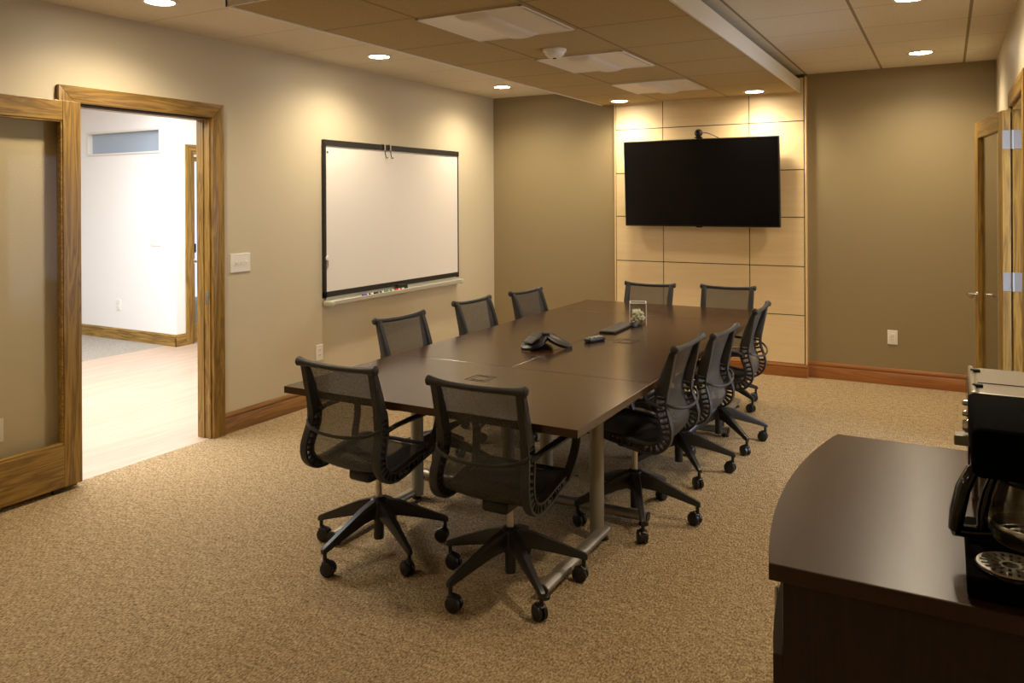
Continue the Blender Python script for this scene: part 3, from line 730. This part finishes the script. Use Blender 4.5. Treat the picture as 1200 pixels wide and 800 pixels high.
def make_chair(phase):
    r = thing('office_chair', 'x', 'office chair', group=CG)
    for s in (-1, 1): side_frame(s).build('side_frame', 'chair_frame', r)
    m = MB(); pts = []; rr = []
    for k in range(17):
        u = -1+2*k/16
        pts.append((0.215*u, -0.280-0.003*(1-u*u), 0.880-0.009*(1-u*u))); rr.append(0.0125+0.0085*abs(u)**5)
    m.tube(pts, rr, 14, up=(0, 0, 1))
    for s in (-1, 1): m.sphere((s*0.215, -0.280, 0.880), 0.0213, 0.5, 1, 1, 14)
    m.build('top_bar', 'chair_frame', r)
    membrane(0, I_BEND, 0.018).build('backrest', 'netting', r)
    membrane(I_BEND, len(FINE)-1, 0.020).build('seat', 'netting_seat', r)
    m = MB(); m.tube([(-0.212, 0.213, 0.428), (0.0, 0.222, 0.424), (0.212, 0.213, 0.428)], 0.010, 10, up=(0, 0, 1)); m.build('front_bar', 'chair_frame', r)
    m = MB()
    m.ribbon([(-0.217, -0.10, 0.402), (-0.13, -0.085, 0.388), (0, -0.08, 0.384), (0.13, -0.085, 0.388), (0.217, -0.10, 0.402)], (0, 1, 0.0), 0.06, 0.022)
    m.ribbon([(-0.216, 0.03, 0.425), (-0.12, 0.03, 0.395), (0, 0.03, 0.388), (0.12, 0.03, 0.395), (0.216, 0.03, 0.425)], (0, 1, 0.0), 0.05, 0.02)
    m.build('cross_frame', 'chair_base', r)
    m = MB(); m.box(-0.062, 0.062, -0.14, 0.075, 0.338, 0.392, bev=0.018, seg=3); m.build('tilt_housing', 'black', r)
    m = MB(); m.cyl((0, 0, 0.20), (0, 0, 0.36), 0.0145, n=20); m.build('gas_column', 'steel', r)
    m = MB(); m.cyl((0, 0, 0.055), (0, 0, 0.232), 0.023, n=20); m.lathe([(0.040, 0.150), (0.043, 0.160), (0.038, 0.236), (0.026, 0.244)], n=24); m.build('hub', 'chair_base', r)
    for k in range(5):
        a = math.radians(phase+72*k); c, s = math.cos(a), math.sin(a)
        m = MB()
        secs = [(0.026, 0.238, 0.078, 0.044), (0.10, 0.216, 0.064, 0.040), (0.19, 0.176, 0.047, 0.034), (0.285, 0.132, 0.030, 0.027), (0.312, 0.120, 0.026, 0.024), (0.322, 0.112, 0.018, 0.020)]
        rings = []
        for d, zt, h, w in secs:
            sec = [(-w/2*0.7, zt), (w/2*0.7, zt), (w/2, zt-h*0.3), (w/2*0.8, zt-h), (-w/2*0.8, zt-h), (-w/2, zt-h*0.3)]
            rings.append([m.bm.verts.new((d*c-t*s, d*s+t*c, z)) for t, z in sec])
        for A, B in zip(rings, rings[1:]):
            for i in range(6):
                j = (i+1) % 6; m.bm.faces.new((A[i], A[j], B[j], B[i]))
        m.bm.faces.new(rings[0][::-1]); m.bm.faces.new(rings[-1])
        leg = m.build('base_leg', 'chair_base', r, ang=50)
        caster_mb((0.308*c, 0.308*s), a+(random.uniform(-0.15, 0.15) if k in (1, 2) else random.uniform(-1.4, 1.4))).build('caster', 'rubber', leg)
    for s in (-1, 1):
        pts = catmull([(0.202, -0.212, 0.600), (0.226, -0.170, 0.624), (0.243, -0.09, 0.636), (0.248, 0.02, 0.638), (0.247, 0.095, 0.630), (0.243, 0.132, 0.602), (0.236, 0.130, 0.55), (0.226, 0.105, 0.49), (0.212, 0.080, 0.438)], 4)
        m = MB(); m.ribbon([(s*p[0], p[1], p[2]) for p in pts], (1, 0, 0.0), [0.016+0.020*min(1, i/8) for i in range(len(pts))], 0.011); m.build('armrest', 'chair_frame', r)
    m = MB(); pts = []
    for k in range(25):
        th = -PI/2*1.0+PI*k/24
        pts.append((0.204*math.sin(th), -0.222-0.080*max(0.0, math.cos(th))**0.8, 0.625-0.040*math.cos(th)))
    m.ribbon(pts, (0, 0, 1), 0.013, 0.008); m.build('back_loop', 'chair_frame', r)
    return r
def copy_tree(o, parent=None):
    c = o.copy(); COL.objects.link(c)
    if parent is not None: c.parent = parent
    for ch in o.children: copy_tree(ch, c)
    return c
proto = make_chair(0)
UPPER = ('side_frame', 'top_bar', 'backrest', 'seat', 'front_bar', 'cross_frame', 'tilt_housing', 'armrest', 'back_loop')
def place(x, y, heading, phase, lab, dz=0.0, first=False, dark=False):
    """heading: world direction the sitter faces, degrees; phase: world direction of one base leg"""
    o = proto if first else copy_tree(proto)
    o.location = (x, y, 0); rz = math.radians(heading-90); o.rotation_euler.z = rz
    o['label'] = lab
    d = math.radians(phase)-rz
    for ch in o.children:
        nm = ch.name.split('.')[0]
        if nm in UPPER: ch.location.z = dz
        elif nm == 'gas_column': ch.location.z = dz
        elif nm == 'base_leg': ch.rotation_euler.z = d
    return o
CHAIRS = [
    (-2.281, 2.838, 89.4, 45, 'mesh office chair at the near table end, on the doorway side', 0.014),
    (-1.591, 2.838, 91.2, 33.6, 'mesh office chair at the near table end, beside the silver table leg', 0.006),
    (-2.643, 3.817, -6, 20, 'first mesh chair on the whiteboard side, nearest the doorway', 0.007),
    (-2.673, 4.709, -4, 50, 'middle mesh chair on the whiteboard side of the table', 0.004),
    (-2.607, 5.392, -5, 30, 'last mesh chair on the whiteboard side, nearest the far corner', 0.002),
    (-1.377, 3.738, 178.7, 9, 'nearest mesh chair along the right side of the table', 0.022),
    (-1.387, 4.507, 176.3, 20, 'middle mesh chair along the right side, lower than its neighbours', -0.036),
    (-1.320, 5.165, 180.8, 29.6, 'farthest mesh chair along the right side of the table', 0.018),
    (-2.195, 6.052, -91, 30, 'mesh chair at the far end, left of its pair, before the television', 0.0),
    (-1.545, 6.12, -88, 44, 'mesh chair at the far end, right of its pair, before the television', 0.0)]
for i, (x, y, hd, ph, lab, dz) in enumerate(CHAIRS): place(x, y, hd, ph, lab, dz, i == 0) if i else None
place(*CHAIRS[0][:5], CHAIRS[0][5], True)

# ------------------------------------------------------------------ things on the table
ph = thing('conference_phone', 'black three-lobed conference phone on the table middle seam', 'phone', (-2.050, 4.075, TZ), math.radians(250))
def lobe(a):
    c = max(0.0, math.cos(1.5*((a+PI) % (2*PI)-PI if abs((a+PI) % (2*PI)-PI) < PI/3 else ((a % (2*PI/3)) if (a % (2*PI/3)) < PI/3 else (a % (2*PI/3))-2*PI/3))))
    return c
def phone_shell(lo):
    m = MB(); NA, NR = 72, 10; rings = []
    for r in range(1, NR+1):
        ring = []
        for k in range(NA):
            a = 2*PI*k/NA; q = (a % (2*PI/3)); q = q if q < PI/3 else q-2*PI/3     # angle from the nearest lobe axis
            w = math.cos(1.5*q)                                                    # 1 on a lobe, 0 between lobes
            R = 0.072+0.092*w**1.3
            f = r/NR
            edge = 0.052*(1-w)**1.0+0.006                                          # the rim arches up between the feet
            top = 0.080-0.010*f
            z = top*(1-f**1.8)+ (edge+0.016*(1-0.4*w))*f**1.8
            if lo: z = max(z-0.014-0.016*(1-f), 0.0 if w > 0.55 else 0.002)
            if f > 0.97 and lo: z = max(0.0, edge-0.004)
            ring.append(m.bm.verts.new((R*f*math.cos(a), R*f*math.sin(a), z)))
        rings.append(ring)
    ce = m.bm.verts.new((0, 0, 0.080-(0.03 if lo else 0)))
    for k in range(NA): m.bm.faces.new((ce, rings[0][k], rings[0][(k+1) % NA]))
    for A, B in zip(rings, rings[1:]):
        for k in range(NA):
            j = (k+1) % NA; m.bm.faces.new((A[k], B[k], B[j], A[j]))
    return m, rings
m, ra = phone_shell(False)
m2, rb = phone_shell(True)
# close the shell by a rim wall
me_ = bpy.data.meshes.new('t'); m2.bm.to_mesh(me_); m2.bm.free(); m.bm.from_mesh(me_); bpy.data.meshes.remove(me_)
bmesh.ops.remove_doubles(m.bm, verts=m.bm.verts[:], dist=0.0005)
be = [e for e in m.bm.edges if e.is_boundary]
if be: bmesh.ops.bridge_loops(m.bm, edges=be)
m.build('shell', 'black', ph)
Rk = Matrix.Translation((0.092, 0, 0.066)) @ Matrix.Rotation(math.radians(27), 4, 'Y')
m = MB(); m.box(-0.045, 0.052, -0.038, 0.038, -0.006, 0.004, bev=0.006, mat=Rk); m.build('control_panel', 'panel_grey', ph)
m = MB(); m.box(-0.040, -0.008, -0.030, 0.030, 0.003, 0.0055, mat=Rk); m.build('display', 'lcd', ph)
m = MB()
for i in range(4):
    for j in range(3): m.box(0.0+i*0.012, 0.009+i*0.012, -0.026+j*0.019, -0.012+j*0.019, 0.003, 0.0065, bev=0.001, mat=Rk)
m.build('keypad', 'key', ph)
m = MB(); m.lathe([(0.034, 0.076), (0.034, 0.083), (0.028, 0.086)], n=30); m.build('speaker_grille', 'black_matte', ph)

rc = thing('remote_control', 'small black handset lying on the table between phone and keyboard', 'remote', (-1.862, 4.375, TZ), math.radians(70))
m = MB(); m.box(-0.072, 0.072, -0.026, 0.026, 0.0, 0.028, bev=0.011, seg=3); m.build('case', 'black', rc)
m = MB(); m.lathe([(0.016, 0.027), (0.016, 0.031), (0.011, 0.032)], (-0.035, 0, 0), 20); m.build('dial', 'steel', rc)
m = MB()
for x in (0.0, 0.022, 0.044):
    for y in (-0.011, 0.011): m.box(x-0.006, x+0.006, y-0.005, y+0.005, 0.027, 0.031, bev=0.0015)
m.build('button', 'silver', rc)

kb = thing('keyboard', 'slim dark keyboard lying lengthwise on the table', 'keyboard', (-1.905, 4.865, TZ), math.radians(92))
m = MB(); m.box(-0.205, 0.205, -0.055, 0.055, 0.0, 0.014, bev=0.005); m.build('case', 'black', kb)
m = MB()
for r in range(5):
    y = -0.040+r*0.020
    if r == 0: xs_ = [(-0.195, -0.17), (-0.163, -0.14), (-0.132, -0.11), (-0.10, 0.02), (0.03, 0.055), (0.063, 0.085), (0.10, 0.12), (0.127, 0.147), (0.155, 0.195)]
    else: xs_ = [(-0.196+i*0.0232, -0.1805+i*0.0232) for i in range(17)]
    for a, b in xs_: m.box(a, b, y-0.0068, y+0.0068, 0.013, 0.018, bev=0.0012)
m.build('keys', 'key', kb)
mo = thing('computer_mouse', 'black computer mouse at the foot of the glass cube', 'mouse', (-1.845, 5.02, TZ), math.radians(75))
m = MB(); m.sphere((0, 0, 0.004), 0.03, 1.75, 1.05, 1.05, 24)
for v in m.bm.verts: v.co.z = max(v.co.z, 0.0)
m.build('shell', 'black', mo)
m = MB(); m.lathe([(0.009, -0.004), (0.010, 0.0), (0.009, 0.004)], (0.024, 0, 0.028), 16, 'y'); m.build('scroll_wheel', 'steel', mo)
vz = thing('glass_vase', 'clear square glass vase on the table beside the keyboard', 'vase', (-1.862, 5.135, TZ), math.radians(20))
m = MB(); s_ = 0.056; hh = 0.15
for bx in ((-s_, s_, -s_, -s_+0.005), (-s_, s_, s_-0.005, s_), (-s_, -s_+0.005, -s_+0.005, s_-0.005), (s_-0.005, s_, -s_+0.005, s_-0.005)): m.box(bx[0], bx[1], bx[2], bx[3], 0.0, hh)
m.box(-s_+0.005, s_-0.005, -s_+0.005, s_-0.005, 0.0, 0.012); m.build('wall', 'clear', vz)
m = MB(); q = s_+0.001
for bx in ((-q, q, -q, -q+0.007), (-q, q, q-0.007, q), (-q, -q+0.007, -q, q), (q-0.007, q, -q, q)): m.box(bx[0], bx[1], bx[2], bx[3], hh-0.004, hh+0.001)
m.build('rim', 'white_plastic', vz)
m = MB()
for ex in (-1, 1):
    for ey in (-1, 1): m.box(ex*s_-0.0025, ex*s_+0.0025, ey*s_-0.0025, ey*s_+0.0025, 0.0, hh-0.004)
m.build('edge_highlight', 'diffuser', vz)  # pale corner strips, the bright highlight on the glass edges put in as colour
fl = thing('flower_heads', 'pale cream flower heads packed inside the glass vase', 'flowers', (-1.862, 5.135, TZ+0.013)); fl['kind'] = 'stuff'
m = MB()
for k in range(60):
    m.sphere((random.uniform(-0.036, 0.036), random.uniform(-0.036, 0.036), random.uniform(0.010, 0.075)), random.uniform(0.007, 0.012), n=8)
m.build('petals', 'petal', fl)
m = MB()
for k in range(12): m.tube([(random.uniform(-0.03, 0.03), random.uniform(-0.03, 0.03), 0.001), (random.uniform(-0.03, 0.03), random.uniform(-0.03, 0.03), 0.06)], 0.002, 6)
m.build('stems', 'leafy', fl)

# ------------------------------------------------------------------ bow fronted credenza at the right
cr = thing('credenza', 'dark bow-fronted wooden credenza carrying the coffee maker', 'credenza', (0, 0, 0))
CZT = 0.90
def bow(x_end, sag, y0, y1, xb, n=24):
    pts = [(xb, y0)]
    for k in range(n+1):
        u = k/n; pts.append((x_end[0]+(x_end[1]-x_end[0])*u-sag*4*u*(1-u), y0+(y1-y0)*u))
    pts.append((xb, y1)); return pts[::-1]
m = MB(); m.prism(bow((-0.302, -0.287), 0.052, 1.552, 2.50, XR-0.004), CZT-0.033, CZT, 0.003); m.build('worktop', 'counter', cr)
m = MB(); m.prism(bow((-0.280, -0.265), 0.050, 1.575, 2.48, XR-0.006), 0.09, CZT-0.034); m.build('body', 'cabinet', cr)
m = MB(); m.prism(bow((-0.262, -0.245), 0.050, 1.60, 2.46, XR-0.006), 0.0, 0.09); m.build('plinth', 'black_matte', cr)
for y0, y1 in ((1.578, 2.026), (2.032, 2.476)):
    m = MB(); P = []; n = 12
    for k in range(n+1):
        y = y0+(y1-y0)*k/n; u = (y-1.575)/0.905; P.append((-0.280+0.015*u-0.050*4*u*(1-u), y))
    poly = [(x-0.019, y) for x, y in P]+[(x-0.0005, y) for x, y in P[::-1]]
    m.prism(poly, 0.10, 0.715, 0.002); d = m.build('door', 'cabinet', cr)
    hy = y1-0.05 if y0 < 1.8 else y0+0.05
    u = (hy-1.575)/0.905; hx = -0.280+0.015*u-0.05*4*u*(1-u)-0.019
    m = MB(); m.tube([(hx, hy, 0.54), (hx-0.025, hy, 0.545), (hx-0.025, hy, 0.655), (hx, hy, 0.66)], 0.005, 10); m.build('handle', 'steel', d)

# coffee maker: two-way brewer, front towards the room (-x)
cm = thing('coffee_maker', 'black coffee maker with drip plate on the credenza', 'coffee maker', (0, 0, CZT))
m = MB(); m.box(0.028, 0.330, 1.578, 1.880, 0.0, 0.040, bev=0.008, seg=3); m.build('base', 'jet', cm)
m = MB(); m.box(0.225, 0.330, 1.585, 1.875, 0.036, 0.24, bev=0.008); m.build('tank', 'black', cm)
m = MB(); m.box(0.036, 0.330, 1.590, 1.890, 0.207, 0.296, bev=0.014, seg=4); m.build('brew_head', 'jet', cm)
DPX, DPY = 0.096, 1.640
m = MB(); m.lathe([(0.057, 0.039), (0.057, 0.0445), (0.054, 0.0455)], (DPX, DPY, 0), 40); m.build('drip_tray', 'black_gloss', cm)
# slotted drip plate
m = MB(); c0 = Vector((DPX, DPY, 0.046))
def ann(r0, r1, a0, a1, z0=0.046, z1=0.0485, k=4):
    A = [(r0, a0+(a1-a0)*i/k) for i in range(k+1)]+[(r1, a1-(a1-a0)*i/k) for i in range(k+1)]
    m.prism([(c0.x+r*math.cos(a), c0.y+r*math.sin(a)) for r, a in A], z0, z1)
for i in range(8): ann(0.047, 0.053, 2*PI*i/8, 2*PI*(i+1)/8); ann(0.030, 0.035, 2*PI*i/8, 2*PI*(i+1)/8); ann(0.013, 0.018, 2*PI*i/8, 2*PI*(i+1)/8)
for i in range(20): ann(0.034, 0.048, 2*PI*i/20, 2*PI*(i+0.55)/20)
for i in range(12): ann(0.017, 0.031, 2*PI*i/12, 2*PI*(i+0.6)/12)
m.build('drip_plate', 'steel', cm)
m = MB(); m.lathe([(0.066, 0.0395), (0.066, 0.0425), (0.062, 0.0435)], (0.142, 1.782, 0), 40); m.build('warming_plate', 'black_gloss', cm)
ca = thing('glass_carafe', 'glass coffee carafe with black handle standing in the coffee maker', 'carafe', (0.142, 1.782, CZT+0.0438))
m = MB(); m.lathe([(0.055, 0.0), (0.068, 0.006), (0.074, 0.035), (0.071, 0.075), (0.058, 0.115), (0.052, 0.130)], n=40, cap=False); m.build('glass_body', 'amber_glass', ca)
m = MB(); m.lathe([(0.0585, 0.113), (0.0605, 0.120), (0.0535, 0.134), (0.050, 0.146), (0.02, 0.152)], n=40); m.build('lid', 'black', ca)
m = MB(); m.lathe([(0.0745, 0.026), (0.0758, 0.029), (0.0758, 0.035), (0.0742, 0.038)], n=40, cap=False); m.build('band', 'steel', ca)
m = MB(); a = math.radians(196); dx, dy = math.cos(a), math.sin(a)
P_ = lambda L: [(dx*r, dy*r, z) for r, z in L]
m.tube(P_(((0.056, 0.128), (0.080, 0.138), (0.106, 0.128), (0.122, 0.092), (0.132, 0.046), (0.136, 0.012))), [0.011, 0.013, 0.014, 0.0155, 0.016, 0.014], 16, sq=(0.85, 1.2))
m.tube(P_(((0.066, 0.128), (0.080, 0.090), (0.088, 0.050), (0.089, 0.012))), [0.010, 0.012, 0.0125, 0.012], 16, sq=(0.8, 1.2))
m.tube(P_(((0.078, 0.012), (0.110, 0.010), (0.140, 0.012))), 0.0125, 16, sq=(0.9, 1.25)); m.build('handle', 'black_gloss', ca)

# toaster oven behind the coffee maker, door towards the room
to = thing('toaster_oven', 'stainless toaster oven on the credenza behind the coffee maker', 'toaster oven', (0, 0, CZT))
m = MB(); m.box(0.056, 0.335, 2.052, 2.362, 0.018, 0.258, bev=0.007, seg=2); m.build('case', 'steel', to)
m = MB(); m.box(0.045, 0.058, 2.050, 2.365, 0.016, 0.262, bev=0.005); m.build('front_panel', 'steel', to)
m = MB(); m.box(0.041, 0.046, 2.13, 2.35, 0.05, 0.235, bev=0.002); m.build('glass_door', 'black_gloss', to)
m = MB(); m.box(0.012, 0.044, 2.075, 2.11, 0.128, 0.152, bev=0.003); m.build('door_latch', 'grey_silver', to)
for z, r, mt in ((0.225, 0.007, 'chrome'), (0.200, 0.007, 'chrome'), (0.172, 0.016, 'chrome')):
    m = MB(); m.lathe([(r, 0.0), (r, -0.010), (r*0.8, -0.016)], (0.045, 2.088, z), 20, 'x'); m.build('knob', mt, to)
for x in (0.08, 0.31):
    for y in (2.08, 2.335):
        m = MB(); m.cyl((x, y, 0.0), (x, y, 0.02), 0.012, n=14); m.build('foot', 'rubber', to)
m = MB(); m.box(0.062, 0.333, 2.165, 2.168, 0.2575, 0.2595)
m.build('top_crease', 'dark', to)
for y in (2.12, 2.30):
    m = MB(); m.box(0.050, 0.072, y-0.006, y+0.006, 0.257, 0.2645, bev=0.002); m.build('panel_clip', 'dark', to)

# ------------------------------------------------------------------ daylight and hall lights
def area(name, loc, rot, sx, sy, energy, col):
    L = bpy.data.lights.new(name, 'AREA'); L.shape = 'RECTANGLE'; L.size = sx; L.size_y = sy; L.energy = energy; L.color = col
    o = bpy.data.objects.new(name, L); COL.objects.link(o); o.location = loc; o.rotation_euler = rot; return o
area('hall_daylight', (-6.2, 3.4, 2.86), (0, 0, 0), 2.4, 4.0, 260, (0.96, 0.97, 1.0))
area('corridor_daylight', (2.9, 5.4, 1.4), (0, math.radians(90), 0), 2.6, 4.0, 210, (0.70, 0.81, 1.0))
W = bpy.data.worlds.new('sky'); SC.world = W; W.use_nodes = True
W.node_tree.nodes['Background'].inputs['Color'].default_value = (0.80, 0.88, 1.0, 1); W.node_tree.nodes['Background'].inputs['Strength'].default_value = 1.1

# ------------------------------------------------------------------ camera
F_PX, CY_PX, YAW, ROLL = 918.119, 233.608, math.radians(29.0246), math.radians(-0.30668)
cam = bpy.data.cameras.new('camera'); co = bpy.data.objects.new('camera', cam); COL.objects.link(co)
Fw = Vector((-math.sin(YAW), math.cos(YAW), 0)); r_ = Vector((math.cos(YAW), math.sin(YAW), 0)); u_ = Vector((0, 0, 1))
c_, s_ = math.cos(ROLL), math.sin(ROLL)
R2, U2 = c_*r_+s_*u_, -s_*r_+c_*u_
mw = Matrix((R2, U2, -Fw)).transposed().to_4x4(); mw.translation = Vector((0, 0, 1.6))
co.matrix_world = mw
cam.sensor_fit = 'HORIZONTAL'; cam.sensor_width = 36; cam.lens = F_PX/1200*36
cam.shift_y = -(400-CY_PX)/1200
cam.clip_start = 0.02; cam.clip_end = 100
SC.camera = co
vs = SC.view_settings
vs.view_transform = 'Standard'; vs.look = 'None'; vs.gamma = 1.0; vs.exposure = 0.14; vs.use_curve_mapping = False
SC.display_settings.display_device = 'sRGB'
SC.cycles.max_bounces = 10; SC.cycles.transparent_max_bounces = 24; SC.cycles.sample_clamp_indirect = 6
